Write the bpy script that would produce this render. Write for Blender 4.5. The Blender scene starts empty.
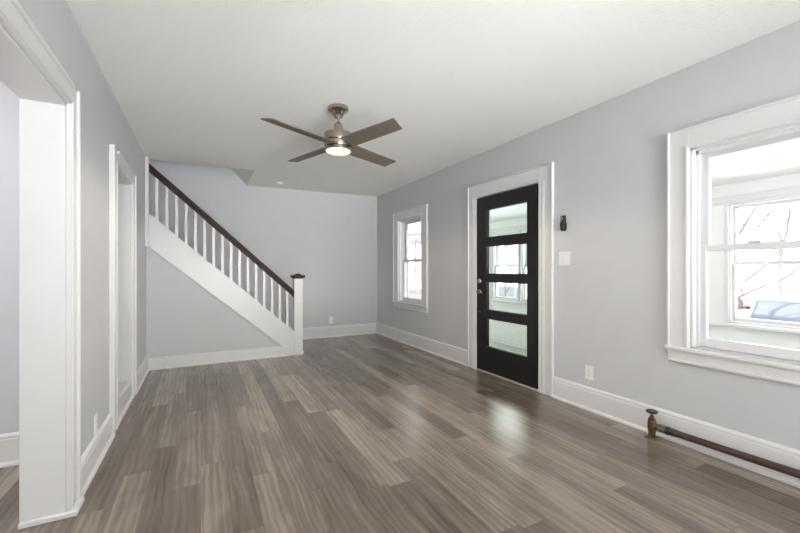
import bpy, bmesh, math, random
from mathutils import Vector, Matrix
random.seed(7)
S = bpy.context.scene
COL = S.collection

# ------------------------------------------------------------------ camera, world, lights, exposure
CAMH, PSI = 1.174, math.radians(27.834)
cam = bpy.data.objects.new('camera', bpy.data.cameras.new('camera')); COL.objects.link(cam)
cam.location = (0, 0, CAMH); cam.rotation_euler = (math.pi/2, 0, -PSI)
cam.data.sensor_width = 36; cam.data.lens = 375/800*36; cam.data.shift_y = 3.1/800
cam.data.clip_start = .02; cam.data.clip_end = 300
S.camera = cam

world = bpy.data.worlds.new('overcast_sky'); S.world = world; world.use_nodes = True
wn = world.node_tree.nodes; wl = world.node_tree.links
bg = wn['Background']; bg.inputs[1].default_value = 15
wtc = wn.new('ShaderNodeTexCoord'); wse = wn.new('ShaderNodeSeparateXYZ'); wcr = wn.new('ShaderNodeValToRGB')
wl.new(wtc.outputs['Generated'], wse.inputs[0]); wl.new(wse.outputs[2], wcr.inputs[0]); wl.new(wcr.outputs[0], bg.inputs[0])
wcr.color_ramp.elements[0].color = (.97, .975, .98, 1); wcr.color_ramp.elements[0].position = 0
wcr.color_ramp.elements[1].color = (.93, .965, 1, 1); wcr.color_ramp.elements[1].position = .8

def area(name, loc, look, sx, sy, power, color):
    l = bpy.data.lights.new(name, 'AREA'); l.shape = 'RECTANGLE'; l.size = sx; l.size_y = sy
    l.energy = power; l.color = color
    o = bpy.data.objects.new(name, l); COL.objects.link(o); o.location = loc
    o.rotation_euler = (Vector(look)-Vector(loc)).to_track_quat('-Z', 'Y').to_euler()
    return o
# fill lamp added at the unseen rear window; upstairs_daylight comes from the upstairs window
area('rear_fill', (1.0, -4.6, 1.3), (1.0, 1, 2.2), 1.2, 1.1, 100, (.985, .99, 1))
# fill light added behind the camera to brighten the ceiling towards the back
fl = area('ceiling_fill', (1.1, -2.6, .7), (1.6, 3.0, 2.5), 2.6, .9, 12.8, (.955, .98, 1)); fl.data.spread = math.radians(46)
area('porch_fill', (3.2, 4.2, 2.36), (4.3, 4.2, .9), 10.5, .25, 28, (1, .995, .98))  # added fill that brightens the porch interior; no fixture hangs here
area('upstairs_daylight', (-2.60, 5.8, 3.9), (2, 5.8, 3.0), .8, 1.0, 5, (.5, .74, 1))

nl = bpy.data.lights.new('next_room_fill', 'POINT'); nl.energy = 52; nl.shadow_soft_size = .2; nl.color = (1, .98, .97)  # unseen point light added to brighten the next room's wall
no_ = bpy.data.objects.new('next_room_fill', nl); COL.objects.link(no_); no_.location = (-2.3, 2.05, 2.2)
fu = area('ceiling_fill_up', (.9, -2.3, .4), (.9, -2.0, 2.45), 3.0, 2.4, 70, (.955, .985, 1))  # broad upward fill added behind the camera for the near ceiling
fm = area('ceiling_fill_mid', (1.0, -2.6, .5), (.7, 2.2, 2.48), 2.6, .9, 20, (.955, .98, 1)); fm.data.spread = math.radians(60)  # another added fill, aimed at the middle of the ceiling
S.view_settings.view_transform = 'Standard'; S.view_settings.look = 'None'
S.view_settings.gamma = 1; S.view_settings.use_curve_mapping = False
S.view_settings.exposure = 0.0

# ------------------------------------------------------------------ materials
def lin(c): return tuple((v/255/12.92 if v/255 <= .04045 else ((v/255+.055)/1.055)**2.4) for v in c)
def newmat(name):
    m = bpy.data.materials.new(name); m.use_nodes = True
    return m, m.node_tree.nodes, m.node_tree.links, m.node_tree.nodes['Principled BSDF']
def paint(name, rgb, rough=.5, metal=0, var=.03, scale=8, bump=0, bscale=120, spec=.5, coat=0):
    m, N, L, p = newmat(name)
    c = lin(rgb)
    g = N.new('ShaderNodeNewGeometry'); n = N.new('ShaderNodeTexNoise'); n.inputs['Scale'].default_value = scale
    n.inputs['Detail'].default_value = 4
    L.new(g.outputs['Position'], n.inputs['Vector'])
    r = N.new('ShaderNodeMapRange'); r.inputs[1].default_value = .3; r.inputs[2].default_value = .7
    r.inputs[3].default_value = 1-var; r.inputs[4].default_value = 1+var
    L.new(n.outputs[0], r.inputs[0])
    v = N.new('ShaderNodeVectorMath'); v.operation = 'SCALE'; v.inputs[0].default_value = c
    L.new(r.outputs[0], v.inputs['Scale']); L.new(v.outputs[0], p.inputs['Base Color'])
    p.inputs['Roughness'].default_value = rough; p.inputs['Metallic'].default_value = metal
    p.inputs['Specular IOR Level'].default_value = spec; p.inputs['Coat Weight'].default_value = coat
    if bump:
        n2 = N.new('ShaderNodeTexNoise'); n2.inputs['Scale'].default_value = bscale; n2.inputs['Detail'].default_value = 3
        L.new(g.outputs['Position'], n2.inputs['Vector'])
        b = N.new('ShaderNodeBump'); b.inputs['Strength'].default_value = bump; b.inputs['Distance'].default_value = .004
        L.new(n2.outputs[0], b.inputs['Height']); L.new(b.outputs[0], p.inputs['Normal'])
    return m
M = {}
M['wall'] = paint('grey_wall_paint', (207, 207, 208), .62, var=.012, bump=.12, bscale=180, spec=.3)
M['wall_lilac'] = paint('lilac_grey_wall_paint', (206, 205, 211), .62, var=.01, spec=.3)
M['trim'] = paint('white_gloss_trim', (227, 226, 225), .32, var=.008)
M['vinyl'] = paint('white_vinyl', (226, 226, 227), .35, var=.005)
M['porch'] = paint('white_porch_paint', (244, 244, 242), .5, var=.01)
M['porch_low'] = paint('pale_porch_panel_paint', (238, 240, 238), .5, var=.01)
M['porch_floor'] = paint('sage_porch_floor_paint', (184, 188, 178), .5, var=.04)
M['black_door'] = paint('black_door_paint', (24, 23, 22), .3, var=.05)
M['espresso'] = paint('espresso_wood', (46, 28, 24), .5, var=.2, scale=30, spec=.3)
M['nickel'] = paint('brushed_nickel', (168, 159, 148), .22, metal=1, var=.04, scale=60)
M['blade'] = paint('taupe_blade', (108, 100, 87), .62, var=.05, scale=14)
M['plastic'] = paint('white_plastic', (243, 243, 241), .35, var=.005)
M['slot'] = paint('dark_slot', (70, 68, 66), .6, var=.02)
M['black_plastic'] = paint('black_plastic', (18, 18, 19), .38, var=.05)
M['silver'] = paint('silver_button', (196, 194, 188), .35, var=.05)
M['brass'] = paint('aged_brass', (104, 84, 60), .42, metal=.75, var=.35, scale=45)
M['verdigris'] = paint('verdigris_metal', (104, 108, 92), .55, metal=.4, var=.35, scale=50)
M['rust'] = paint('brown_painted_iron', (66, 44, 37), .45, var=.15, scale=30)
M['black_iron'] = paint('black_iron', (44, 42, 40), .4, var=.15, scale=40)
M['snow'] = paint('snowy_ground', (235, 236, 240), .8, var=.04, scale=1.5)
M['road'] = paint('wet_road', (150, 150, 152), .6, var=.06, scale=2)
M['car_blue'] = paint('blue_car_paint', (68, 80, 104), .25, var=.02, coat=.5)
M['car_red'] = paint('red_car_paint', (132, 62, 56), .25, var=.02, coat=.5)
M['car_grey'] = paint('grey_car_paint', (84, 98, 116), .25, var=.02, coat=.5)
M['car_glass'] = paint('car_window_tint', (56, 61, 70), .1, var=.02)
M['tyre'] = paint('tyre_rubber', (32, 32, 33), .8)
M['bark'] = paint('bark', (74, 70, 67), .95, var=.2, scale=12, spec=.1)
M['siding'] = paint('cream_siding', (232, 226, 216), .7, var=.03)
M['siding_white'] = paint('white_siding', (240, 240, 240), .7, var=.03)
M['tan'] = paint('tan_board', (206, 186, 158), .7, var=.05)
M['shingle'] = paint('grey_shingle', (130, 126, 124), .85, var=.12, scale=12)
M['far_glass'] = paint('dark_window_glass', (96, 104, 112), .15)
M['pole'] = paint('weathered_pole_wood', (96, 94, 94), .95, var=.2, spec=.1)
M['blue_plastic'] = paint('blue_plastic', (50, 66, 140), .5)
M['tread'] = paint('stair_tread_wood', (120, 106, 94), .4, var=.15, scale=20)

def glass(name, tint=(1, 1, 1), f0=.04):
    m = bpy.data.materials.new(name); m.use_nodes = True; N = m.node_tree.nodes; L = m.node_tree.links; N.clear()
    o = N.new('ShaderNodeOutputMaterial'); t = N.new('ShaderNodeBsdfTransparent'); t.inputs[0].default_value = (*tint, 1)
    g = N.new('ShaderNodeBsdfGlossy'); g.inputs['Roughness'].default_value = .02
    lw = N.new('ShaderNodeLayerWeight'); lw.inputs[0].default_value = .5   # facing = 1 - |cos|, the same from both sides
    pw_ = N.new('ShaderNodeMath'); pw_.operation = 'POWER'; L.new(lw.outputs['Facing'], pw_.inputs[0]); pw_.inputs[1].default_value = 5
    f = N.new('ShaderNodeMath'); f.operation = 'MULTIPLY_ADD'; L.new(pw_.outputs[0], f.inputs[0]); f.inputs[1].default_value = 1-f0; f.inputs[2].default_value = f0
    x = N.new('ShaderNodeMixShader'); L.new(f.outputs[0], x.inputs[0]); L.new(t.outputs[0], x.inputs[1]); L.new(g.outputs[0], x.inputs[2])
    L.new(x.outputs[0], o.inputs[0]); return m
M['glass'] = glass('clear_glass', (.985, .985, .98))
M['door_glass'] = glass('green_tinted_glass', (.75, .785, .755))

def emis(name, rgb, s):
    m, N, L, p = newmat(name); p.inputs['Base Color'].default_value = (.9, .88, .84, 1)
    p.inputs['Emission Color'].default_value = (*lin(rgb), 1); p.inputs['Emission Strength'].default_value = s
    p.inputs['Roughness'].default_value = .4
    return m
M['lens'] = emis('lit_frosted_lens', (255, 222, 176), 1.25)

def floor_material():
    m, N, L, p = newmat('grey_oak_planks')
    def math_(op, a, b=None):
        n = N.new('ShaderNodeMath'); n.operation = op
        for i, v in enumerate((a, b)):
            if v is None: continue
            if isinstance(v, (int, float)): n.inputs[i].default_value = v
            else: L.new(v, n.inputs[i])
        return n.outputs[0]
    def comb(x, y, z=0):
        n = N.new('ShaderNodeCombineXYZ')
        for i, v in enumerate((x, y, z)):
            if isinstance(v, (int, float)): n.inputs[i].default_value = v
            else: L.new(v, n.inputs[i])
        return n.outputs[0]
    def wn_(vec):
        n = N.new('ShaderNodeTexWhiteNoise'); n.noise_dimensions = '3D'; L.new(vec, n.inputs['Vector']); return n
    g = N.new('ShaderNodeNewGeometry'); s = N.new('ShaderNodeSeparateXYZ'); L.new(g.outputs['Position'], s.inputs[0])
    x = math_('ADD', s.outputs[0], 20.0); y = math_('ADD', s.outputs[1], 30.0)
    W, LEN = .129, 1.21
    xr = math_('DIVIDE', x, W); row = math_('FLOOR', xr); fx = math_('FRACT', xr)
    off = wn_(comb(row, 3.3)).outputs['Value']
    yr = math_('ADD', math_('DIVIDE', y, LEN), math_('MULTIPLY', off, 5.0)); idx = math_('FLOOR', yr); fy = math_('FRACT', yr)
    pid = wn_(comb(row, idx, 1.7)); pr = pid.outputs['Value']
    wob = N.new('ShaderNodeTexNoise'); wob.inputs['Scale'].default_value = 1; wob.inputs['Detail'].default_value = 2
    L.new(comb(math_('MULTIPLY', x, 7.0), math_('MULTIPLY', y, 2.6), math_('MULTIPLY', pr, 11.0)), wob.inputs['Vector'])
    gx = math_('ADD', x, math_('MULTIPLY', math_('SUBTRACT', wob.outputs[0], .5), .045))
    # grain runs along y, shifted per plank
    sh = math_('MULTIPLY', pr, 37.0)
    def noise(sx, sy, detail, dist=0, rough=.6):
        v = comb(math_('ADD', math_('MULTIPLY', gx, sx), sh), math_('MULTIPLY', y, sy), sh)
        n = N.new('ShaderNodeTexNoise'); n.inputs['Scale'].default_value = 1; n.inputs['Detail'].default_value = detail
        n.inputs['Distortion'].default_value = dist; n.inputs['Roughness'].default_value = rough; L.new(v, n.inputs['Vector']); return n.outputs[0]
    broad = noise(13, .7, 3, .8, .5); fine = noise(105, 2.2, 4, .5); blot = noise(4.5, 1.6, 3, 1.2)
    # cathedral figure
    wv = N.new('ShaderNodeTexWave'); wv.bands_direction = 'X'; wv.inputs['Scale'].default_value = 1; wv.inputs['Distortion'].default_value = 5
    wv.inputs['Detail'].default_value = 3; wv.inputs['Detail Scale'].default_value = 1.2
    L.new(comb(math_('ADD', math_('MULTIPLY', gx, 9), sh), math_('MULTIPLY', y, 1.1), sh), wv.inputs['Vector'])
    tone = math_('ADD', math_('MULTIPLY', math_('SUBTRACT', pr, .5), .36),
           math_('ADD', math_('MULTIPLY', math_('SUBTRACT', broad, .5), .66),
           math_('ADD', math_('MULTIPLY', math_('SUBTRACT', fine, .5), .32),
           math_('ADD', math_('MULTIPLY', math_('SUBTRACT', blot, .5), .5), math_('MULTIPLY', math_('SUBTRACT', wv.outputs[1], .5), .12)))))
    tone = math_('ADD', tone, .5)
    r = N.new('ShaderNodeValToRGB'); e = r.color_ramp.elements
    e[0].position = .08; e[0].color = (*lin((73, 63, 54)), 1); e[1].position = .95; e[1].color = (*lin((174, 161, 145)), 1)
    k = e.new(.5); k.color = (*lin((122, 110, 98)), 1)
    L.new(tone, r.inputs[0])
    ex = math_('MINIMUM', fx, math_('SUBTRACT', 1.0, fx)); ey = math_('MINIMUM', fy, math_('SUBTRACT', 1.0, fy))
    seam = math_('MINIMUM', math_('DIVIDE', ex, .012), math_('DIVIDE', ey, .0016))
    sm = N.new('ShaderNodeMapRange'); L.new(seam, sm.inputs[0]); sm.inputs[3].default_value = .62; sm.inputs[4].default_value = 1
    mx = N.new('ShaderNodeVectorMath'); mx.operation = 'SCALE'; L.new(r.outputs[0], mx.inputs[0]); L.new(sm.outputs[0], mx.inputs['Scale'])
    L.new(mx.outputs[0], p.inputs['Base Color'])
    rr = N.new('ShaderNodeMapRange'); L.new(fine, rr.inputs[0]); rr.inputs[3].default_value = .15; rr.inputs[4].default_value = .28
    L.new(rr.outputs[0], p.inputs['Roughness']); p.inputs['Specular IOR Level'].default_value = .8
    b = N.new('ShaderNodeBump'); b.inputs['Strength'].default_value = .08; b.inputs['Distance'].default_value = .002
    L.new(math_('ADD', fine, math_('MULTIPLY', sm.outputs[0], 1.0)), b.inputs['Height']); L.new(b.outputs[0], p.inputs['Normal'])
    return m
M['floor'] = floor_material()

def ceiling_material():
    m, N, L, p = newmat('textured_white_ceiling')
    g = N.new('ShaderNodeNewGeometry')
    def noise(sc, d, r=.6, dist=0):
        n = N.new('ShaderNodeTexNoise'); n.inputs['Scale'].default_value = sc; n.inputs['Detail'].default_value = d
        n.inputs['Roughness'].default_value = r; n.inputs['Distortion'].default_value = dist
        L.new(g.outputs['Position'], n.inputs['Vector']); return n.outputs[0]
    a = noise(55, 4, .65, .4); c = noise(1.6, 3)
    mr = N.new('ShaderNodeMapRange'); L.new(a, mr.inputs[0]); mr.inputs[1].default_value = .46; mr.inputs[2].default_value = .66
    ms = N.new('ShaderNodeMapRange'); L.new(c, ms.inputs[0]); ms.inputs[1].default_value = .38; ms.inputs[2].default_value = .62
    ms.inputs[3].default_value = .15; ms.inputs[4].default_value = 1
    mu = N.new('ShaderNodeMath'); mu.operation = 'MULTIPLY'; L.new(mr.outputs[0], mu.inputs[0]); L.new(ms.outputs[0], mu.inputs[1])
    b = N.new('ShaderNodeBump'); b.inputs['Strength'].default_value = .45; b.inputs['Distance'].default_value = .006
    L.new(mu.outputs[0], b.inputs['Height']); L.new(b.outputs[0], p.inputs['Normal'])
    p.inputs['Base Color'].default_value = (*lin((242, 241, 238)), 1); p.inputs['Roughness'].default_value = .7
    p.inputs['Specular IOR Level'].default_value = .3
    return m
M['ceiling'] = ceiling_material()

# ------------------------------------------------------------------ builders
OFF = {}
class B:
    def __init__(self): self.bm = bmesh.new()
    def _merge(self, other, mat=None):
        if mat is not None: bmesh.ops.transform(other, matrix=mat, verts=other.verts)
        me = bpy.data.meshes.new('tmp'); other.to_mesh(me); other.free(); self.bm.from_mesh(me); bpy.data.meshes.remove(me); return self
    def box(self, x0, x1, y0, y1, z0, z1, bev=0.0, seg=1, mat=None):
        b = bmesh.new(); bmesh.ops.create_cube(b, size=1)
        for v in b.verts:
            v.co = Vector(((x0+x1)/2+v.co.x*(x1-x0), (y0+y1)/2+v.co.y*(y1-y0), (z0+z1)/2+v.co.z*(z1-z0)))
        if bev: bmesh.ops.bevel(b, geom=b.edges[:], offset=bev, segments=seg, affect='EDGES', profile=.5)
        return self._merge(b, mat)
    def prism(self, pts, fn, bev=0.0):
        """pts: 2D polygon; fn(p, t) -> 3D for t in (0,1)"""
        b = bmesh.new(); n = len(pts)
        v0 = [b.verts.new(fn(p, 0)) for p in pts]; v1 = [b.verts.new(fn(p, 1)) for p in pts]
        b.faces.new(v0[::-1]); b.faces.new(v1)
        for i in range(n): b.faces.new((v0[i], v0[(i+1) % n], v1[(i+1) % n], v1[i]))
        bmesh.ops.recalc_face_normals(b, faces=b.faces[:])
        if bev: bmesh.ops.bevel(b, geom=b.edges[:], offset=bev, segments=2, affect='EDGES', profile=.5)
        return self._merge(b)
    def lathe(self, prof, mat=None, n=32):
        """prof: (r, z) from bottom to top, closed with caps"""
        b = bmesh.new(); rings = []
        for r, z in prof:
            if r < 1e-6: rings.append([b.verts.new((0, 0, z))])
            else: rings.append([b.verts.new((r*math.cos(2*math.pi*i/n), r*math.sin(2*math.pi*i/n), z)) for i in range(n)])
        for a, c in zip(rings, rings[1:]):
            for i in range(n):
                j = (i+1) % n
                if len(a) == 1 and len(c) == 1: continue
                if len(a) == 1: b.faces.new((a[0], c[j], c[i]))
                elif len(c) == 1: b.faces.new((a[i], a[j], c[0]))
                else: b.faces.new((a[i], a[j], c[j], c[i]))
        if len(rings[0]) > 1: b.faces.new(rings[0][::-1])
        if len(rings[-1]) > 1: b.faces.new(rings[-1])
        bmesh.ops.recalc_face_normals(b, faces=b.faces[:])
        return self._merge(b, mat)
    def tube(self, pts, rad, n=8):
        b = bmesh.new(); pts = [Vector(p) for p in pts]; rad = rad if isinstance(rad, (list, tuple)) else [rad]*len(pts); rings = []
        for i, p in enumerate(pts):
            d = (pts[min(i+1, len(pts)-1)]-pts[max(i-1, 0)]).normalized()
            u = d.orthogonal().normalized() if i == 0 else (pu - d*pu.dot(d)).normalized()
            pu = u; w = d.cross(u)
            rings.append([b.verts.new(p+(u*math.cos(2*math.pi*k/n)+w*math.sin(2*math.pi*k/n))*rad[i]) for k in range(n)])
        for a, c in zip(rings, rings[1:]):
            for k in range(n): b.faces.new((a[k], a[(k+1) % n], c[(k+1) % n], c[k]))
        b.faces.new(rings[0][::-1]); b.faces.new(rings[-1])
        bmesh.ops.recalc_face_normals(b, faces=b.faces[:])
        return self._merge(b)
    def grid_wall(self, us, vs, w0, w1, fn, holes):
        """solid slab between w0 and w1 over the u/v rectangle with rectangular holes; fn(u,v,w) -> 3D"""
        U = sorted(set([*us]+[h[i] for h in holes for i in (0, 1)])); V = sorted(set([*vs]+[h[i] for h in holes for i in (2, 3)]))
        solid = lambda i, j: 0 <= i < len(U)-1 and 0 <= j < len(V)-1 and not any(h[0] <= (U[i]+U[i+1])/2 <= h[1] and h[2] <= (V[j]+V[j+1])/2 <= h[3] for h in holes)
        b = bmesh.new(); cache = {}
        def vt(i, j, k):
            if (i, j, k) not in cache: cache[(i, j, k)] = b.verts.new(fn(U[i], V[j], (w0, w1)[k]))
            return cache[(i, j, k)]
        for i in range(len(U)-1):
            for j in range(len(V)-1):
                if not solid(i, j): continue
                for k in (0, 1): b.faces.new([vt(i, j, k), vt(i+1, j, k), vt(i+1, j+1, k), vt(i, j+1, k)])
                for di, dj, e in ((-1, 0, ((i, j), (i, j+1))), (1, 0, ((i+1, j), (i+1, j+1))), (0, -1, ((i, j), (i+1, j))), (0, 1, ((i, j+1), (i+1, j+1)))):
                    if not solid(i+di, j+dj): b.faces.new([vt(*e[0], 0), vt(*e[1], 0), vt(*e[1], 1), vt(*e[0], 1)])
        bmesh.ops.recalc_face_normals(b, faces=b.faces[:])
        return self._merge(b)
    def build(self, name, mat, parent=None, smooth=False):
        off = Vector((0, 0, 0))
        if parent is not None: off = OFF.get(parent.name, off)
        me = bpy.data.meshes.new(name)
        if off.length: bmesh.ops.translate(self.bm, vec=-off, verts=self.bm.verts)
        self.bm.to_mesh(me); self.bm.free()
        me.materials.append(mat if not isinstance(mat, str) else M[mat])
        if smooth:
            me.shade_smooth(); me.set_sharp_from_angle(angle=math.radians(38))
        o = bpy.data.objects.new(name, me); COL.objects.link(o)
        if parent is not None: o.parent = parent
        OFF[o.name] = off
        return o
def tag(o, label, cat, group=None, kind=None):
    o['label'] = label; o['category'] = cat
    if group: o['group'] = group
    if kind: o['kind'] = kind
    return o
def thing(name, loc, label, cat, group=None, kind=None, world_coords=True, rz=0):
    """an Empty at the thing's base; with world_coords its parts are given in world coordinates"""
    o = bpy.data.objects.new(name, None); o.empty_display_size = .1; COL.objects.link(o)
    o.location = loc; o.rotation_euler = (0, 0, rz)
    OFF[o.name] = Vector(loc) if world_coords else Vector((0, 0, 0))
    return tag(o, label, cat, group, kind)
def structure(name, label, cat, loc): return thing(name, loc, label, cat, kind='structure')
def copy_tree(o, parent=None):
    c = o.copy(); COL.objects.link(c)
    if parent is not None: c.parent = parent
    for ch in list(o.children): copy_tree(ch, c)
    return c
def rot_to(axis):  # matrix turning +z onto axis
    return Vector((0, 0, 1)).rotation_difference(Vector(axis)).to_matrix().to_4x4()

# ------------------------------------------------------------------ key dimensions
XR, XRO = 2.87, 3.05           # right wall, inner and outer face
XL, XLO = -.575, -.735          # left wall
YB, YR = 6.345, -4.3          # back wall, rear wall behind the camera
YS = 5.25                      # face of the wall under the stairs
XP = 4.9                       # porch outer wall
ZP = -.18                      # porch floor
def ceil_z(x, y):
    s = (x-XL)/(XR-XL); b = (y+4.3)/10.6
    return (2.435+.04*b)*(1-s) + 2.528*s

# ------------------------------------------------------------------ structure
f = B().box(-4.0, XRO, YR-.15, YB+.15, -.2, 0)
tag(f.build('floor', 'floor'), 'grey brown wood plank floor', 'floor', kind='structure')

bm = bmesh.new()
def ceil_mesh():
    b = B(); xs = [XL-.2, 0, .62, 1.6, XR+.06]; ys = [YR-.06, -1, 2.5, 5.29, YB+.06]
    t = bmesh.new(); c = {}
    def vt(i, j, k):
        if (i, j, k) not in c:
            z = ceil_z(xs[i], ys[j]); c[(i, j, k)] = t.verts.new((xs[i], ys[j], z if k == 0 else 2.75))
        return c[(i, j, k)]
    ok = lambda i, j: 0 <= i < 4 and 0 <= j < 4 and not (j == 3 and i < 2)
    for i in range(4):
        for j in range(4):
            if not ok(i, j): continue
            for k in (0, 1): t.faces.new([vt(i, j, k), vt(i+1, j, k), vt(i+1, j+1, k), vt(i, j+1, k)])
            for di, dj, e in ((-1, 0, ((i, j), (i, j+1))), (1, 0, ((i+1, j), (i+1, j+1))), (0, -1, ((i, j), (i+1, j))), (0, 1, ((i, j+1), (i+1, j+1)))):
                if not ok(i+di, j+dj): t.faces.new([vt(*e[0], 0), vt(*e[1], 0), vt(*e[1], 1), vt(*e[0], 1)])
    bmesh.ops.recalc_face_normals(t, faces=t.faces[:])
    return b._merge(t)
bm.free()
tag(ceil_mesh().build('ceiling', 'ceiling'), 'textured white plaster ceiling with a stair opening at the back left', 'ceiling', kind='structure')

# window and door openings in the right wall: y0,y1,z0,z1
W1 = (4.735, 5.47, .66, 1.975); W2 = (.25, 1.303, .66, 1.975); DR = (2.560, 3.473, 0, 2.012)
w = B().grid_wall((YR-.15, YB+.15), (-.2, 2.62), XR, XRO, lambda u, v, t: (t, u, v), [W1, W2, (DR[0], DR[1], -.02, DR[3])])
tag(w.build('wall_right', 'wall'), 'pale grey right wall with the black front door and windows', 'wall', kind='structure')
w = B().grid_wall((-2.75, XR), (-.2, 5.0), YB, YB+.15, lambda u, v, t: (u, t, v), [(.72, XR, 2.62, 5.0)])
tag(w.build('wall_back', 'wall'), 'pale grey back wall behind the staircase', 'wall', kind='structure')
O1 = (.45, 2.33, -.2, 1.968); O2 = (3.43, 4.16, 0, 1.955)
w = B().grid_wall((YR-.15, YS+.08), (-.2, 2.62), XLO, XL, lambda u, v, t: (t, u, v), [O1, O2])
tag(w.build('wall_left', 'wall'), 'pale grey left wall with two white cased openings', 'wall', kind='structure')
RW = (.4, 1.6, .9, 2.0)
w = B().grid_wall((-4.0, XR), (-.2, 2.62), YR-.15, YR, lambda u, v, t: (u, t, v), [RW])
tag(w.build('wall_rear', 'wall'), 'grey rear wall behind the viewer with a wide window', 'wall', kind='structure')
# next room seen through the first opening
w = B().box(-3.9, XLO, 3.1, 3.2, 0, 2.62)
tag(w.build('wall_next_room', 'wall_lilac'), 'lilac grey wall of the next room through the near left opening', 'wall', kind='structure')
w = B().grid_wall((YR, 3.2), (0, 2.62), -4.0, -3.9, lambda u, v, t: (t, u, v), [(.9, 1.5, 1.0, 2.0)])
tag(w.build('wall_next_room_side', 'wall_lilac'), 'far side wall of the next room with its window', 'wall', kind='structure')
tag(B().box(-4.0, XLO, YR, 5.25, 2.45, 2.62).build('ceiling_next_room', 'ceiling'), 'white ceiling of the next room', 'ceiling', kind='structure')
# closet behind the second opening
w = B(); w.box(-1.32, -1.25, 3.2, 5.25, 0, 2.45); w.box(-1.25, XLO, 4.17, 4.25, 0, 2.45)
tag(w.build('wall_closet', 'trim'), 'white inner walls of the closet behind the far left opening', 'wall', kind='structure')

# baseboards: profile (depth from wall, height)
def base_profile(h):
    return [(0, 0), (.034, 0), (.034, .012), (.028, .02), (.02, .024), (.02, h-.035), (.017, h-.03), (.017, h-.014), (.008, h-.004), (.0, h)]
def base_run(b, a, c, normal, h):
    """along a->c on the floor; normal points into the room"""
    a = Vector(a); c = Vector(c); n = Vector(normal)
    b.prism(base_profile(h), lambda p, t: (a if t == 0 else c)+n*p[0]+Vector((0, 0, p[1])))
b = B(); base_run(b, (XR, YR, 0), (XR, 2.39, 0), (-1, 0, 0), .192); base_run(b, (XR, 3.63, 0), (XR, YB, 0), (-1, 0, 0), .192)
tag(b.build('baseboard_right', 'trim'), 'tall white baseboard along the right wall', 'baseboard', kind='structure')
b = B(); base_run(b, (1.24, YB, 0), (XR-.03, YB, 0), (0, -1, 0), .19)
tag(b.build('baseboard_back', 'trim'), 'tall white baseboard along the back wall', 'baseboard', kind='structure')
b = B(); base_run(b, (XL+.0, YS, 0), (1.117, YS, 0), (0, -1, 0), .142)
tag(b.build('baseboard_stair', 'trim'), 'white baseboard under the staircase', 'baseboard', kind='structure')
b = B()
for y0, y1 in ((YR, .32), (2.43, 3.265), (4.27, YS-.0)): base_run(b, (XL, y0, 0), (XL, y1, 0), (1, 0, 0), .168)
tag(b.build('baseboard_left', 'trim'), 'white baseboard along the left wall', 'baseboard', kind='structure')
b = B(); base_run(b, (-3.9, 3.1, 0), (XLO-.0, 3.1, 0), (0, -1, 0), .19)
tag(b.build('baseboard_next_room', 'trim'), 'white baseboard of the next room', 'baseboard', kind='structure')

# cased openings on the left wall
def opening_trim(name, label, y0, y1, zt, ct, cw_near, cw_far, zb=0):
    r = structure(name, label, 'door casing', (XL, (y0+y1)/2, 0))
    d = .022
    for s, (a, c) in ((-1, (y0-cw_near, y0)), (1, (y1, y1+cw_far))):
        q = B(); q.box(XL, XL+d, a, c, 0, ct, .003)
        if s < 0: q.box(XL+d-.004, XL+d+.012, a, a+.018, 0, ct, .003); q.box(XL+d-.004, XL+d+.005, c-.02, c-.006, 0, zt+.02, .002)
        else: q.box(XL+d-.004, XL+d+.012, c-.018, c, 0, ct, .003); q.box(XL+d-.004, XL+d+.005, a+.006, a+.02, 0, zt+.02, .002)
        q.build('side_casing', 'trim', r)
        q = B(); y = y0 if s < 0 else y1
        q.box(XLO, XL+.002, min(y, y-s*.016), max(y, y-s*.016), zb, zt, .002)
        q.build('jamb', 'trim', r)
    q = B(); q.box(XL, XL+d, y0, y1, zt, ct, .003); q.box(XL+d-.004, XL+d+.012, y0, y1, ct-.018, ct, .003)
    q.box(XL+d-.004, XL+d+.005, y0, y1, zt+.006, zt+.02, .002)
    q.build('head_casing', 'trim', r)
    B().box(XLO, XL+.002, y0, y1, zt-.016, zt, .002).build('head_jamb', 'trim', r)
    return r
t1 = opening_trim('trim_1', 'white cased opening at the left edge leading to the next room', O1[0], O1[1], O1[3], 2.068, .13, .10)
q = B(); q.box(XL+.02, XL+.05, O1[1]-.018, 2.43, 0, .026, .004); q.box(XLO, XL+.05, O1[1]-.034, O1[1]-.014, 0, .026, .004)
q.build('shoe_molding', 'trim', t1)
t2 = opening_trim('trim_2', 'white cased recess in the left wall between the outlet and the stairs', O2[0], O2[1], O2[3], 2.052, .165, .11, .168)
b = B(); base_run(b, (XL-.012, O2[0], 0), (XL-.012, O2[1], 0), (1, 0, 0), .168)
b.box(-1.25, XL-.012, O2[0], O2[1], 0, .166)
b.build('raised_sill', 'trim', t2)

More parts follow.
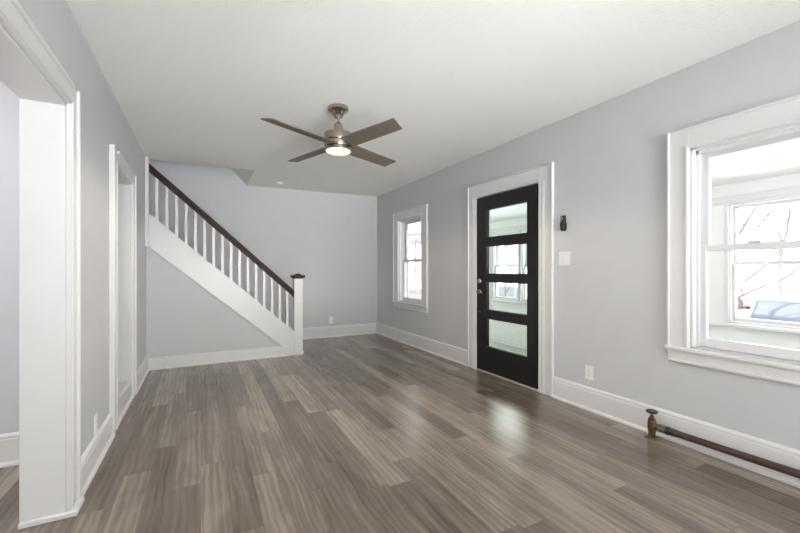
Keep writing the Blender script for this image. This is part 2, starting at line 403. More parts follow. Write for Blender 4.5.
# windows on the right wall ------------------------------------------------
def sash(r, name, x, y0, y1, z0, z1, stile, top, bot, gl):
    q = B(); q.box(x, x+.034, y0, y0+stile, z0, z1, .003); q.box(x, x+.034, y1-stile, y1, z0, z1, .003)
    q.box(x+.001, x+.033, y0+stile-.002, y1-stile+.002, z1-top, z1, .003); q.box(x+.001, x+.033, y0+stile-.002, y1-stile+.002, z0, z0+bot, .003)
    s = q.build(name, 'vinyl', r)
    B().box(x+.014, x+.019, y0+stile-.006, y1-stile+.006, z0+bot-.006, z1-top+.006).build('pane', gl, s)
    return s
def house_window(name, label, o, ca):
    y0, y1, z0, z1 = o; cy0, cy1 = y0-ca, y1+ca; ct = 2.115
    r = structure(name, label, 'window', (XR, (y0+y1)/2, z0))
    d = .022
    for s in (-1, 1):
        a, c = (cy0, y0) if s < 0 else (y1, cy1)
        q = B(); q.box(XR-d, XR, a, c, z0-.01, ct, .003)
        e = (a, a+.016) if s < 0 else (c-.016, c)
        q.box(XR-d-.012, XR-d+.004, *e, z0-.01, ct, .003)
        e = (c-.022, c-.004) if s < 0 else (a+.004, a+.022)
        q.box(XR-d-.006, XR-d+.004, *e, z0-.01, z1+.02, .003)
        q.build('side_casing', 'trim', r)
    q = B(); q.box(XR-d, XR, y0, y1, z1, ct, .003); q.box(XR-d-.012, XR-d+.004, y0, y1, ct-.016, ct, .003); q.box(XR-d-.006, XR-d+.004, y0, y1, z1+.004, z1+.022, .003)
    q.build('head_casing', 'trim', r)
    B().box(XR-.044, XR+.1, cy0-.012, cy1+.012, z0-.03, z0-.008, .006, 2).build('sill', 'trim', r)
    q = B(); q.box(XR-.02, XR, cy0+.004, cy1-.004, z0-.112, z0-.03, .003); q.box(XR-.028, XR-.016, cy0+.004, cy1-.004, z0-.112, z0-.094, .004)
    q.build('apron', 'trim', r)
    q = B()  # jamb lining, stops and tracks
    for s in (-1, 1):
        y = y0 if s < 0 else y1
        q.box(XR, XRO, *sorted((y, y-s*.014)), z0-.008, z1, .001)
        q.box(XR+.045, XR+.062, *sorted((y-s*.012, y-s*.03)), z0, z1, .002)
        q.box(XR+.098, XR+.104, *sorted((y-s*.012, y-s*.026)), z0, z1, .001)
        q.box(XR+.145, XR+.16, *sorted((y-s*.012, y-s*.03)), z0, z1, .002)
    q.box(XR, XRO, y0, y1, z1-.014, z1, .001); q.box(XR+.045, XR+.062, y0, y1, z1-.034, z1-.012, .002); q.box(XR+.1, XRO+.02, y0, y1, z0-.03, z0+.004, .002)
    q.build('jamb', 'vinyl', r)
    mid = 1.316
    lo = sash(r, 'lower_sash', XR+.063, y0+.016, y1-.016, z0+.004, mid+.02, .046, .04, .06, 'glass')
    q = B(); yc = (y0+y1)/2
    for yy in ((yc-.22, yc+.22) if y1-y0 > 1 else (yc,)): q.box(XR+.056, XR+.092, yy-.03, yy+.03, mid+.02, mid+.034, .003)
    q.build('sash_lock', 'vinyl', lo)
    sash(r, 'upper_sash', XR+.106, y0+.016, y1-.016, mid-.02, z1-.014, .044, .045, .04, 'glass')
    return r
house_window('window_1', 'narrow white double hung window between the front door and back corner', W1, .165)
house_window('window_2', 'large white double hung window at the right edge', W2, .128)

# front door ----------------------------------------------------------------
dr = structure('door_1', 'black front door with four glass panes in white casing', 'door', (XR, (DR[0]+DR[1])/2, 0))
for s, (a, c) in ((-1, (2.39, DR[0])), (1, (DR[1], 3.63))):
    q = B(); q.box(XR-.022, XR, a, c, 0, 2.163, .003)
    e = (a, a+.016) if s < 0 else (c-.016, c)
    q.box(XR-.034, XR-.018, *e, 0, 2.163, .003)
    for k in (.02, .05, .062):
        e = (c-k-.01, c-k) if s < 0 else (a+k, a+k+.01)
        q.box(XR-.028, XR-.018, *e, 0, DR[3]+.01, .002)
    q.build('side_casing', 'trim', dr)
q = B(); q.box(XR-.022, XR, DR[0], DR[1], DR[3], 2.163, .003); q.box(XR-.034, XR-.018, DR[0], DR[1], 2.147, 2.163, .003); q.box(XR-.028, XR-.018, DR[0], DR[1], DR[3]+.02, DR[3]+.03, .002)
q.build('head_casing', 'trim', dr)
q = B()
for y in ((DR[0], DR[0]+.012), (DR[1]-.012, DR[1])): q.box(XR, XRO, *y, 0, DR[3], .001); q.box(XR+.05, XR+.065, y[0]-.0 if y[0] < 3 else y[0]-.012, y[1]+.012 if y[0] < 3 else y[1], 0, DR[3], .001)
q.box(XR, XRO, DR[0], DR[1], DR[3]-.01, DR[3], .001)
q.build('jamb', 'trim', dr)
B().box(XR-.02, XRO+.03, DR[0]+.0, DR[1]-.0, 0, .018, .004).build('threshold', 'silver', dr)
XD = XR-.024   # room face of the slab, nearly flush with the casing
SY0, SY1, SZ0, SZ1 = 2.572, 3.460, .024, 2.0
PZ = [(1.531, 1.856), (1.121, 1.442), (.715, 1.041), (.299, .626)]
q = B().grid_wall((SY0, SY1), (SZ0, SZ1), XD, XD+.045, lambda u, v, t: (t, u, v), [(2.697, 3.309, a, c) for a, c in PZ])
slab = q.build('door_slab', 'black_door', dr)
for a, c in PZ:
    g = B().box(XD+.024, XD+.032, 2.694, 3.312, a-.003, c+.003).build('pane', 'door_glass', dr)
    q = B()
    for xx in ((XD+.01, XD+.024), (XD+.032, XD+.042)):
        q.box(*xx, 2.697, 2.707, a, c); q.box(*xx, 3.299, 3.309, a, c); q.box(*xx, 2.707, 3.299, a, a+.01); q.box(*xx, 2.707, 3.299, c-.01, c)
    q.build('glazing_bead', 'black_door', g)
hm = lambda y, z, x=XD: Matrix.Translation((x, y, z)) @ rot_to((-1, 0, 0))
q = B(); q.lathe([(.031, 0), (.031, .006), (.026, .014), (.012, .016), (0, .016)], hm(3.408, 1.042), 24); q.box(XD-.036, XD-.012, 3.402, 3.414, 1.026, 1.058, .003)
q.build('deadbolt', 'nickel', dr, True)
q = B(); q.lathe([(.034, 0), (.034, .006), (.028, .016), (.014, .02), (.011, .05), (0, .05)], hm(3.408, .918), 24)
lv = q.build('handle_rose', 'nickel', dr, True)
q = B(); q.tube([(XD-.048, 3.40, .918), (XD-.050, 3.43, .918), (XD-.052, 3.36, .916), (XD-.048, 3.318, .912)][:1]+[(XD-.052, 3.37, .917), (XD-.050, 3.335, .914), (XD-.048, 3.31, .91)], [.012, .0105, .009, .008], 10)
q.build('lever', 'nickel', lv, True)
B().lathe([(.012, 0), (.012, .003), (.006, .007), (0, .008)], hm(3.405, .684), 16).build('door_viewer_cap', 'nickel', dr, True)

# ------------------------------------------------------------------ stairwell structure
MT = .900; SX0, SZT = 1.119, .308
st_top = lambda x: SZT+MT*(SX0-x)
bot = lambda x: .093+.865*(1.011-x)
pts = [(XL+.0, 0), (1.10, 0), (1.10, .06), (XL, bot(XL)+.06)]
w = B().prism(pts, lambda p, t: (p[0], YS+.09*t, p[1]))
tag(w.build('wall_stair', 'wall'), 'grey triangular wall under the staircase', 'wall', kind='structure')
w = B(); w.box(-2.75, XL, YS+.0, YS+.08, 0, 2.62) if False else w.box(-2.75, XLO, YS, YS+.08, 0, 2.62)
w.box(-2.75, .72, YS+.04, YS+.12, 2.62, 5.0)
tag(w.build('wall_stairwell_front', 'wall'), 'front wall of the stairwell above the opening', 'wall', kind='structure')
w = B().grid_wall((YS, YB), (0, 5.0), -2.75, -2.65, lambda u, v, t: (t, u, v), [(YS+.35, YB-.3, 3.6, 4.3)])
tag(w.build('wall_stairwell_end', 'wall'), 'upper end wall of the stairwell', 'wall', kind='structure')
w = B().prism([(.62, 2.4985), (.72, 2.4985), (.72, 5.0), (.10, 5.0), (.10, 3.02)], lambda p, t: (p[0], YS+.04+(YB-YS-.04)*t, p[1]))
tag(w.build('wall_stairwell_soffit', 'ceiling'), 'sloping plaster soffit at the edge of the stair opening', 'ceiling', kind='structure')
tag(B().box(-2.75, .72, YS, YB+.15, 5.0, 5.1).build('ceiling_stairwell', 'ceiling'), 'ceiling above the stairwell', 'ceiling', kind='structure')

# ------------------------------------------------------------------ enclosed porch
tag(B().box(XRO, XP+.15, -1.6, 10.6, ZP-.12, ZP).build('floor_porch', 'porch_floor'), 'sage painted porch floor beyond the front door', 'floor', kind='structure')
pw = []
for k in range(-4, 11):
    y0 = 1.24+.72*k
    if k == 1 or y0 < -1.4 or y0 > 9.4: continue
    pw.append((y0, y0+.63))
w = B().grid_wall((-1.6, 10.6), (ZP-.9, 2.3), XP, XP+.12, lambda u, v, t: (t, u, v), [(a, c, .62, 1.86) for a, c in pw])
tag(w.build('wall_porch', 'porch'), 'white outer wall of the porch with a row of windows', 'wall', kind='structure')
for nm, y, lb in (('wall_porch_near', (-1.7, -1.6), 'near end wall of the porch'), ('wall_porch_far', (10.6, 10.7), 'far end wall of the porch')):
    tag(B().box(XRO, XP+.12, *y, ZP-.9, 2.6).build(nm, 'porch'), 'white '+lb, 'wall', kind='structure')
w = B().prism([(XRO, 2.50), (XP+.4, 1.98), (XP+.4, 2.08), (XRO, 2.64)], lambda p, t: (p[0], -1.75+12.5*t, p[1]))
tag(w.build('ceiling_porch', 'porch'), 'sloping white porch ceiling', 'ceiling', kind='structure')
w = B().box(XRO, XRO+.02, 6.4, 10.6, ZP, 2.5)
tag(w.build('wall_porch_house', 'porch'), 'house side wall of the porch past the back corner', 'wall', kind='structure')
b = B(); base_run(b, (XP, -1.6, ZP), (XP, 10.6, ZP), (-1, 0, 0), .062)
tag(b.build('baseboard_porch', 'trim'), 'low white baseboard of the porch', 'baseboard', kind='structure')
b = B(); b.box(XP-.045, XP, -1.6, 10.6, .575, .612, .006); b.box(XP-.02, XP, -1.6, 10.6, 1.87, 1.95, .004)
tag(b.build('trim_3', 'trim'), 'continuous white sill and head board of the porch windows', 'trim', kind='structure')

def porch_window(name):
    r = bpy.data.objects.new(name, None); COL.objects.link(r); OFF[r.name] = Vector((0, 0, 0))
    q = B(); h = .315; z0, z1 = .62, 1.86
    for s in (-1, 1):
        q.box(-.02, 0, *sorted((s*h, s*(h+.04))), z0-.008, 1.87, .003)
        q.box(0, .11, *sorted((s*h, s*(h-.014))), z0, z1, .001)
    q.box(0, .11, -h, h, z1-.016, z1, .001); q.box(0, .13, -h, h, z0, z0+.016, .001)
    q.build('window_frame', 'trim', r)
    sash(r, 'lower_sash', .03, -h+.014, h-.014, z0+.014, 1.26, .028, .035, .04, 'glass')
    sash(r, 'upper_sash', .066, -h+.014, h-.014, 1.225, z1-.014, .028, .035, .035, 'glass')
    return r
places = {2: 'beside the parked blue car'}
proto = None
order = sorted(pw, key=lambda p: p[0])
words = ['first', 'second', 'third', 'fourth', 'fifth', 'sixth', 'seventh', 'eighth', 'ninth', 'tenth', 'eleventh', 'twelfth', 'thirteenth', 'fourteenth']
for i, (a, c) in enumerate(order):
    o = porch_window('window_3') if i == 0 else copy_tree(proto)
    if i == 0: proto = o
    o.name = 'window_%d' % (i+3); o.location = (XP, (a+c)/2, 0)
    tag(o, 'white double hung porch window, %s in the row from the near end' % words[i], 'window', 'porch windows', 'structure')

# ------------------------------------------------------------------ staircase (a thing with parts)
sc = thing('staircase', (SX0, YS+.03, 0), 'white staircase with dark brown handrail rising left along the back wall', 'staircase')
xl = XL+.012
pts = [(xl, bot(xl)), (1.045, .064), (1.117, .064), (1.117, st_top(1.117)), (xl, st_top(xl))]
B().prism(pts, lambda p, t: (p[0], YS-.034+.034*t, p[1])).build('stringer', 'trim', sc)
q = B()
cpt = [(xl, st_top(xl)), (1.119, st_top(1.119)), (1.119, st_top(1.119)+.022), (xl, st_top(xl)+.022)]
q.prism(cpt, lambda p, t: (p[0], YS-.044+.12*t, p[1]))
cpt = [(xl, st_top(xl)-.06), (1.117, st_top(1.117)-.06), (1.117, st_top(1.117)-.046), (xl, st_top(xl)-.046)]
q.prism(cpt, lambda p, t: (p[0], YS-.04+.02*t, p[1]))
q.build('stringer_cap', 'trim', sc)
YC = YS+.012
rt = lambda x: .894+.916*(1.119-x); rb = lambda x: rt(x)-.1
xs0 = -.56
rail = [(-.033, -.018), (-.033, -.05), (-.024, -.062), (-.024, -.1), (.024, -.1), (.024, -.062), (.033, -.05), (.033, -.018), (.024, -.004), (.01, 0), (-.01, 0), (-.024, -.004)]
B().prism(rail, lambda p, t: ((xs0, 1.117)[t], YC+p[0], rt((xs0, 1.117)[t])+p[1])).build('handrail', 'espresso', sc)
bx = [-.468+.09955*i for i in range(16)]
for x in bx:
    x = x*1.005
    zt0 = rt(x)-.075; B().prism([(x-.015, st_top(x-.015)+.015), (x+.015, st_top(x+.015)+.015), (x+.015, rt(x+.015)-.09), (x-.015, rt(x-.015)-.09)], lambda p, t: (p[0], YC-.016+.032*t, p[1])).build('baluster', 'trim', sc)
q = B(); q.box(1.117, 1.234, YC-.052, YC+.052, 0, 1.062, .004); q.box(1.110, 1.241, YC-.059, YC+.059, 0, .05, .004)
nw = q.build('newel_post', 'trim', sc)
q = B(); q.box(1.090, 1.261, YC-.077, YC+.077, 1.062, 1.098, .008, 2); q.box(1.112, 1.239, YC-.057, YC+.057, 1.05, 1.064, .004)
q.prism([(-.05, 1.097), (.05, 1.097), (.018, 1.118), (-.018, 1.118)], lambda p, t: (1.1755+p[0], YC-.05+.1*t, p[1]), .004)
q.build('newel_cap', 'espresso', nw)
q = B(); q.box(XL-.005, XL+.029, YS-.095, YS+.07, 1.44, ceil_z(XL, YS)-.002, .003)
q.build('wall_post', 'trim', sc)
for k in range(11):
    x1 = 1.06-.239*k; z = .21*(k+1)
    B().box(x1-.265, x1+.02, YS+.1, YB-.004, z-.03, z, .006).build('tread', 'tread', sc)
    B().box(x1-.018, x1, YS+.1, YB-.004, z-.21 if k == 0 else z-.209, z-.03).build('riser', 'trim', sc)

# ------------------------------------------------------------------ ceiling fan
FX, FY = .98, 2.93; FZ = ceil_z(FX, FY)
fan = thing('ceiling_fan', (FX, FY, FZ), 'brushed nickel ceiling fan with four taupe blades and a lit lamp', 'ceiling fan')
T = Matrix.Translation((FX, FY, 0))
c0 = FZ
B().lathe([(0, 2.408), (.03, 2.408), (.035, 2.412), (.035, 2.424), (.04, 2.427), (.048, 2.436), (.056, 2.45), (.064, 2.455), (.078, 2.459), (.082, 2.464), (.082, c0+.004), (0, c0+.004)], T, 40).build('canopy', 'nickel', fan, True)
B().lathe([(.0125, 2.35), (.0125, 2.412)], T, 20).build('downrod', 'nickel', fan, True)
B().lathe([(0, 2.29), (.036, 2.29), (.0365, 2.33), (.034, 2.334), (.034, 2.352), (.026, 2.362), (.0, 2.362)], T, 32).build('coupling', 'nickel', fan, True)
q = B(); q.lathe([(0, 2.215), (.112, 2.215), (.113, 2.219), (.113, 2.268), (.11, 2.276), (.085, 2.283), (.058, 2.29), (.045, 2.297), (.041, 2.31), (0, 2.31)], T, 48)
q.build('motor_housing', 'nickel', fan, True)
q = B(); q.lathe([(0, 2.166), (.112, 2.166), (.1135, 2.17), (.1135, 2.206), (.1, 2.209), (.1, 2.216), (0, 2.216)], T, 48)
q.build('lower_housing', 'nickel', fan, True)
q = B(); q.lathe([(0, 2.136), (.103, 2.136), (.112, 2.139), (.114, 2.15), (.111, 2.16), (.098, 2.161), (.098, 2.167), (0, 2.167)], T, 48)
lk = q.build('light_ring', 'nickel', fan, True)
q = B(); q.lathe([(0, 2.118), (.04, 2.119), (.075, 2.123), (.095, 2.13), (.1, 2.137), (0, 2.137)], T, 48)
q.build('lamp_lens', 'lens', lk, True)
TILT = Matrix.Translation((0, 0, 2.187)) @ Matrix.Rotation(math.radians(-2), 4, Vector((.884, -.467, 0))) @ Matrix.Translation((0, 0, -2.187))  # the rotor hangs slightly off level
for k in range(4):
    ang = math.radians(22+90*k)
    b = bmesh.new(); top = []; bt = []
    n = 10; R0, R1 = .085, .648
    for i in range(n+1):
        t = i/n; r = R0+(R1-R0)*t
        wd = .062 if t < .02 else .07-.008*t
        tip = .022 if i == n else 0
        pit = math.radians(-13)
        for s in (-1, 1):
            rr = r-(tip if s > 0 else 0)
            y = wd*s
            for lst, h in ((top, .004), (bt, -.004)):
                lst.append(b.verts.new((rr, y*math.cos(pit), 2.187+y*math.sin(pit)+h)))
    for i in range(n):
        a0, a1, a2, a3 = 2*i, 2*i+1, 2*i+3, 2*i+2
        b.faces.new((top[a0], top[a3], top[a2], top[a1])); b.faces.new((bt[a0], bt[a1], bt[a2], bt[a3]))
        b.faces.new((top[a0], bt[a0], bt[a3], top[a3])); b.faces.new((top[a1], top[a2], bt[a2], bt[a1]))
    b.faces.new((top[0], top[1], bt[1], bt[0])); b.faces.new((top[-2], bt[-2], bt[-1], top[-1]))
    bmesh.ops.recalc_face_normals(b, faces=b.faces[:])
    B()._merge(b, T @ TILT @ Matrix.Rotation(ang, 4, 'Z')).build('blade', 'blade', fan)
pl = bpy.data.lights.new('fan_lamp', 'SPOT'); pl.energy = 80; pl.color = (1, .9, .78); pl.shadow_soft_size = .08; pl.spot_size = math.radians(168); pl.spot_blend = .25
po = bpy.data.objects.new('fan_lamp', pl); COL.objects.link(po); po.location = (FX, FY, 2.11)

# smoke detector
dz = ceil_z(1.046, 5.9)
sd = thing('smoke_detector', (1.046, 5.9, dz), 'small white round smoke detector on the ceiling near the stair opening', 'smoke detector')
T2 = Matrix.Translation((1.046, 5.9, 0))
B().lathe([(0, dz-.012), (.05, dz-.012), (.053, dz-.007), (.053, dz+.002), (0, dz+.002)], T2, 32).build('base', 'plastic', sd, True)
B().lathe([(0, dz-.03), (.028, dz-.03), (.04, dz-.026), (.045, dz-.018), (.045, dz-.012), (0, dz-.012)], T2, 32).build('cover', 'plastic', sd, True)

# ------------------------------------------------------------------ outlets, switch, remote
def make_outlet():
    r = bpy.data.objects.new('wall_outlet', None); COL.objects.link(r); OFF[r.name] = Vector((0, 0, 0))
    B().box(-.036, .036, -.006, 0, -.058, .058, .003, 2).build('cover_plate', 'plastic', r)
    for s in (-1, 1):
        q = B(); q.lathe([(.0165, 0), (.0165, .003), (0, .003)], Matrix.Translation((0, -.006, s*.0195)) @ rot_to((0, -1, 0)), 20)
        rc = q.build('receptacle', 'plastic', r, True)
        q = B()
        for dx in (-.0065, .0065): q.box(dx-.0012, dx+.0012, -.0096, -.0088, s*.0195+.001, s*.0195+.009)
        q.box(-.0022, .0022, -.0096, -.0088, s*.0195-.009, s*.0195-.005)
        q.build('slots', 'slot', rc)
    B().lathe([(.003, 0), (.002, .0012), (0, .0012)], Matrix.Translation((0, -.006, 0)) @ rot_to((0, -1, 0)), 10).build('screw', 'silver', r)
    return r
ou = make_outlet()
for i, (loc, rz, lb) in enumerate((((XR, 2.036, .310), -math.pi/2, 'white wall outlet on the right wall between the door and large window'),
                                   ((1.989, YB, .295), 0, 'white wall outlet low on the back wall beside the newel post'),
                                   ((XL, 2.885, .232), math.pi/2, 'white wall outlet on the left wall between the two openings'))):
    o = ou if i == 0 else copy_tree(ou)
    o.location = loc; o.rotation_euler = (0, 0, rz); tag(o, lb, 'outlet', 'white wall outlets')
sw = thing('light_switch', (XR, 2.278, 1.273), 'white double rocker light switch beside the front door', 'light switch')
B().box(XR-.006, XR, 2.217, 2.339, 1.213, 1.333, .003, 2).build('cover_plate', 'plastic', sw)
for yy in (2.255, 2.301):
    q = B(); q.prism([(0, -.034), (0, .034), (-.004, .034), (-.0085, -.034)], lambda p, t: (XR-.0055+p[0], yy-.0165+.033*t, 1.272+p[1]), .0008)
    q.build('rocker', 'plastic', sw)
rm = thing('remote_control', (XR, 2.275, 1.52), 'small black fan remote in its wall holder above the light switch', 'remote control')
q = B(); q.box(XR-.027, XR-.006, 2.257, 2.309, 1.545, 1.658, .008, 3); q.build('body', 'black_plastic', rm, True)
q = B(); q.prism([(-.026, .07), (-.022, .016), (-.01, 0), (.012, 0), (.022, .016), (.03, .07)], lambda p, t: (XR-.034*t, 2.281+p[0]*(1 if t == 0 else .86), 1.519+p[1]), .003)
q.build('holder', 'black_plastic', rm, True)
RX = lambda y, z: Matrix.Translation((XR-.027, y, z)) @ rot_to((-1, 0, 0))
for y, z, s in ((2.29, 1.642, .0065), (2.279, 1.626, .005), (2.301, 1.626, .005), (2.29, 1.615, .005), (2.297, 1.604, .004)):
    B().lathe([(s, -.001), (s, .0015), (0, .002)], RX(y, z), 14).build('button', 'silver', rm, True)

# ------------------------------------------------------------------ radiator pipe and valve
VX, VY = 2.768, 1.489
vp = thing('radiator_pipe', (VX, VY, 0), 'old brown radiator pipe with brass shutoff valve along the right baseboard', 'pipe')
TV = Matrix.Translation((VX, VY, 0))
B().lathe([(0, 0), (.046, 0), (.046, .004), (.04, .01), (.027, .014), (0, .014)], TV, 28).build('floor_flange', 'verdigris', vp, True)
q = B(); q.lathe([(.021, .012), (.021, .04), (.022, .044), (.0255, .056), (.0265, .075), (.0265, .105), (.0255, .122), (.022, .128), (0, .128)], TV, 28)
q.lathe([(.019, .012), (.023, .014), (.023, .03), (.021, .034)], TV, 6)
vb = q.build('valve_body', 'brass', vp, True)
B().lathe([(.022, .0), (.022, .014), (.014, .018), (.012, .034), (0, .034)], TV @ Matrix.Translation((0, 0, .126)), 6).build('packing_nut', 'brass', vb)
B().lathe([(.0055, .15), (.0055, .18), (0, .18)], TV, 12).build('stem', 'brass', vb, True)
q = B(); q.lathe([(0, .176), (.012, .175), (.03, .178), (.037, .184), (.037, .190), (.031, .195), (.012, .194), (0, .194)], TV, 28)
q.build('handwheel', 'black_iron', vp, True)
PD = lambda y, z: Matrix.Translation((VX+.004, y, z)) @ rot_to((0, -1, .018))
q = B(); q.lathe([(.022, .0), (.022, .03), (.024, .03)], PD(VY-.015, .088), 24); q.build('outlet_neck', 'brass', vp, True)
q = B(); q.lathe([(.023, 0), (.027, .002), (.027, .034), (.024, .037)], PD(VY-.044, .0885), 8); q.lathe([(.0235, .03), (.0235, .048)], PD(VY-.044, .0885), 24)
q.build('union_nut', 'verdigris', vp)
q = B(); q.lathe([(.022, 0), (.0285, .002), (.0285, .016), (.024, .018), (.024, .06), (.021, .062)], PD(VY-.09, .089), 24)
q.build('coupling', 'black_iron', vp, True)
q = B(); q.lathe([(.0235, 0), (.0235, .007)], PD(VY-.148, .0897), 24); q.build('collar', 'brass', vp, True)
q = B(); q.tube([(VX+.004, VY-.15, .09), (VX+.012, .3, .104), (VX+.012, .16, .104), (VX+.012, .13, .094), (VX+.012, .12, .07), (VX+.012, .12, 0)], .0215, 20)
q.build('pipe', 'rust', vp, True)

# ------------------------------------------------------------------ rear and side windows behind the viewer (frames only seen in reflections)
def plain_window(name, label, fn, u0, u1, v0, v1, nx):
    r = bpy.data.objects.new(name, None); COL.objects.link(r); OFF[r.name] = Vector((0, 0, 0)); tag(r, label, 'window', kind='structure')
    us = [u0+(u1-u0)*i/nx for i in range(nx+1)]
    holes = [(us[i]+.03, us[i+1]-.03, v0+.04, (v0+v1)/2-.02) for i in range(nx)]+[(us[i]+.03, us[i+1]-.03, (v0+v1)/2+.02, v1-.04) for i in range(nx)]
    B().grid_wall((u0, u1), (v0, v1), 0, .05, fn, holes).build('sash', 'vinyl', r)
    B().grid_wall((u0+.01, u1-.01), (v0+.01, v1-.01), .022, .027, fn, []).build('pane', 'glass', r)
plain_window('window_20', 'wide rear window behind the viewer', lambda u, v, w: (u, YR-.09-w, v), RW[0], RW[1], RW[2], RW[3], 3)
plain_window('window_21', 'window of the next room', lambda u, v, w: (-3.93-w, u, v), .9, 1.5, 1.0, 2.0, 1)
plain_window('window_22', 'upstairs window at the top of the stairwell', lambda u, v, w: (-2.68-w, u, v), YS+.35, YB-.3, 3.6, 4.3, 1)

# ------------------------------------------------------------------ outdoors
GZ = -.95
tag(B().box(XP+.12, 80, -60, 90, GZ-.2, GZ).build('ground', 'snow'), 'snowy ground outside', 'ground', kind='structure')
tag(B().box(12.2, 18.5, -60, 90, GZ-.05, GZ+.015).build('road', 'road'), 'pale wet street outside the porch', 'road', kind='structure')

def car(name, label, loc, rz, body_mat, wagon=True):
    r = thing(name, loc, label, 'car', world_coords=False, rz=rz)
    Lh, Wd = 2.25, .88   # half length, half width; car points along +x
    side = [(-Lh, .35), (-Lh+.05, .22), (Lh-.1, .2), (Lh, .4), (Lh-.02, .68), (Lh-.25, .82), (.95, .98), (-Lh+.08, 1.0), (-Lh-.02, .8)]
    B().prism(side, lambda p, t: (p[0], -Wd+2*Wd*t, p[1]), .05).build('body', body_mat, r, True)
    back = -Lh+.25 if wagon else -1.5
    cab = [(-Lh+.1 if wagon else -1.75, .96), (1.15, .96), (.35, 1.46), (back, 1.46)]
    q = B().prism(cab, lambda p, t: (p[0], (-.8+1.6*t)*(1 if p[1] < 1.2 else .86), p[1]), .03); cb = q.build('windows', 'car_glass', r, True)
    q = B().prism([(.42, 1.44), (.32, 1.5), (back-.02, 1.5), (back-.06, 1.43)], lambda p, t: (p[0], -.71+1.42*t, p[1]), .02); q.build('roof', body_mat, r, True)
    for x0, x1 in ((1.12, .34), (.1, .08), (-.95, -.93), (back-.12, back)):
        for s in (-1, 1): B().tube([(x0, s*.80, .97), (x1, s*.695, 1.46)], .035, 6).build('pillar', body_mat, r)
    if wagon:
        for s in (-1, 1): B().tube([(.2, s*.6, 1.49), (.15, s*.6, 1.55), (-1.75, s*.6, 1.55), (-1.8, s*.6, 1.49)], .02, 6).build('roof_rail', 'silver', r)
    for sx in (-1.35, 1.38):
        for s in (-1, 1):
            wh = B().lathe([(.2, -.1), (.3, -.1), (.33, -.07), (.33, .07), (.3, .1), (.2, .1)], Matrix.Translation((sx, s*.82, .33)) @ rot_to((0, s, 0)), 24).build('wheel', 'tyre', r, True)
            B().lathe([(.2, .0), (.2, .09), (.06, .11), (0, .11)], Matrix.Translation((sx, s*.82, .33)) @ rot_to((0, s, 0)), 20).build('hubcap', 'silver', wh, True)
    for s in (-1, 1): B().box(Lh-.12, Lh+.005, *sorted((s*.5, s*.8)), .62, .74, .02).build('headlight', 'glass', r)
    return r
car('car', 'pale blue estate car with roof rails parked outside the large window', (11.5, 1.65, GZ), -math.pi/2, 'car_blue')
car('car', 'red car parked across the street outside the large window', (26, 10.7, GZ), -math.pi/2, 'car_red', False)
car('car', 'grey blue car parked outside the front door', (11.0, 11.2, GZ), math.pi/2, 'car_grey')

def tree(label, loc, h, seed, spread=.5):
    rng = random.Random(seed); b = B()
    def grow(p, d, l, r, depth):
        pts = [p]; rad = [r]; n = 4
        for i in range(n):
            d = (d+Vector((rng.uniform(-1, 1), rng.uniform(-1, 1), rng.uniform(-.4, .6)))*.16).normalized()
            p = p+d*l/n; pts.append(p); rad.append(max(r*(1-.5*(i+1)/n), .011))
        b.tube(pts, rad, 6 if depth < 2 else 4)
        if depth >= 4: return
        for k in range(3 if depth < 3 else 2):
            q = pts[rng.randint(2, n)] if k else pts[-1]
            nd = (d+Vector((rng.uniform(-1, 1), rng.uniform(-1, 1), rng.uniform(-.3, .7)))*(.75 if k else spread)).normalized()
            grow(q, nd, l*rng.uniform(.6, .8), r*(.5 if k == 0 else .42), depth+1)
    grow(Vector((0, 0, 0)), Vector((0, 0, 1)), h*.36, h*.010, 0)
    o = b.build('tree', 'bark'); o.location = loc; return tag(o, label, 'tree')
tree('bare branched tree outside the large window', (10.0, 4.0, GZ), 6.6, 21, .7)
tree('bare tree outside the front door', (9.2, 9.6, GZ), 4.8, 11, .6)
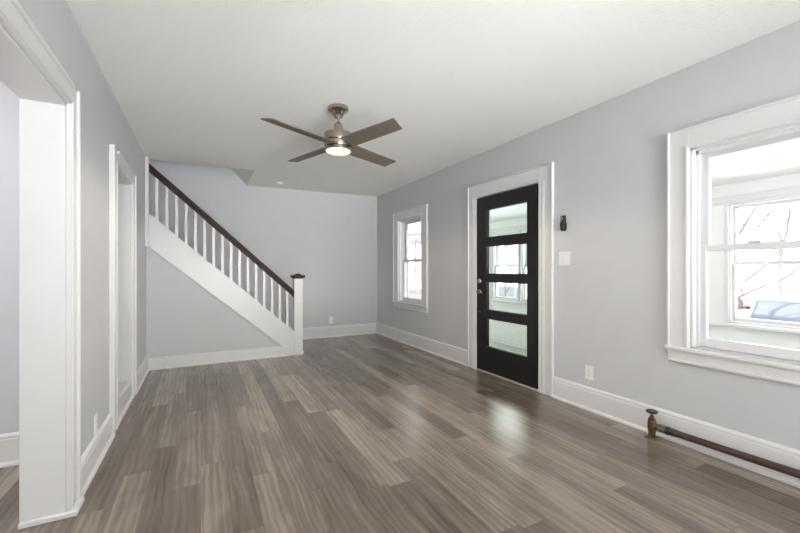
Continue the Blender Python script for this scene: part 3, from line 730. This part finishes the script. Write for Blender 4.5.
tree('bare tree outside the narrow window', (9.4, 17.0, GZ), 6.5, 5, .6)

def house(label, loc, sx, sy, hz, mat, roof_h, rz=0):
    r = thing('house', loc, label, 'house', world_coords=False, rz=rz)
    B().box(-sx, sx, -sy, sy, 0, hz).build('walls', mat, r)
    B().prism([(-sy-.3, hz-.1), (sy+.3, hz-.1), (0, hz+roof_h)], lambda p, t: (-sx-.3+(2*sx+.6)*t, p[0], p[1])).build('roof', 'shingle', r)
    for z in (1.3, 4.0):
        if z+1.4 > hz: continue
        for k in range(3):
            y = -sy+sy*2*(k+.5)/3
            if z < 2 and k == 1: continue
            f_ = B().box(-sx-.06, -sx, y-.55, y+.55, z-.1, z+1.4).build('window', 'trim', r)
            B().box(-sx-.08, -sx-.05, y-.45, y+.45, z, z+1.3).build('pane', 'far_glass', f_)
    B().box(-sx-.06, -sx, -.5, .5, .2, 2.2).build('door', 'tan', r)
    return r
house('white house across the street behind the red car', (31, 10.5, GZ), 4, 4.2, 3.4, 'siding_white', 1.6)
house('cream two storey house across the street from the front door', (29, 26, GZ), 4, 5, 5.8, 'siding', 2.5)
house('pale house far along the street outside the narrow window', (27, 44, GZ), 4, 5, 5.6, 'siding_white', 2.5)
house('low cream house at the right of the large window view', (30, -4, GZ), 4, 4, 3.6, 'siding', 1.7)
up = thing('utility_pole', (15.5, 4.67, GZ), 'wooden utility pole beside the street', 'utility pole')
B().tube([(15.5, 4.67, GZ), (15.5, 4.67, 7)], [.065, .05], 10).build('pole', 'pole', up, True)
B().box(15.44, 15.56, 3.6, 5.7, 6.1, 6.25).build('crossarm', 'pole', up)
bn = thing('recycling_bin', (9.6, 14.6, GZ), 'small blue bin standing in the snow outside the narrow window', 'bin')
B().prism([(-.2, 0), (.2, 0), (.26, .8), (-.26, .8)], lambda p, t: (9.35+.5*t, 14.6+p[0], GZ+p[1]), .02).build('body', 'blue_plastic', bn)
B().box(9.32, 9.88, 14.32, 14.88, GZ+.8, GZ+.85, .015).build('lid', 'blue_plastic', bn)
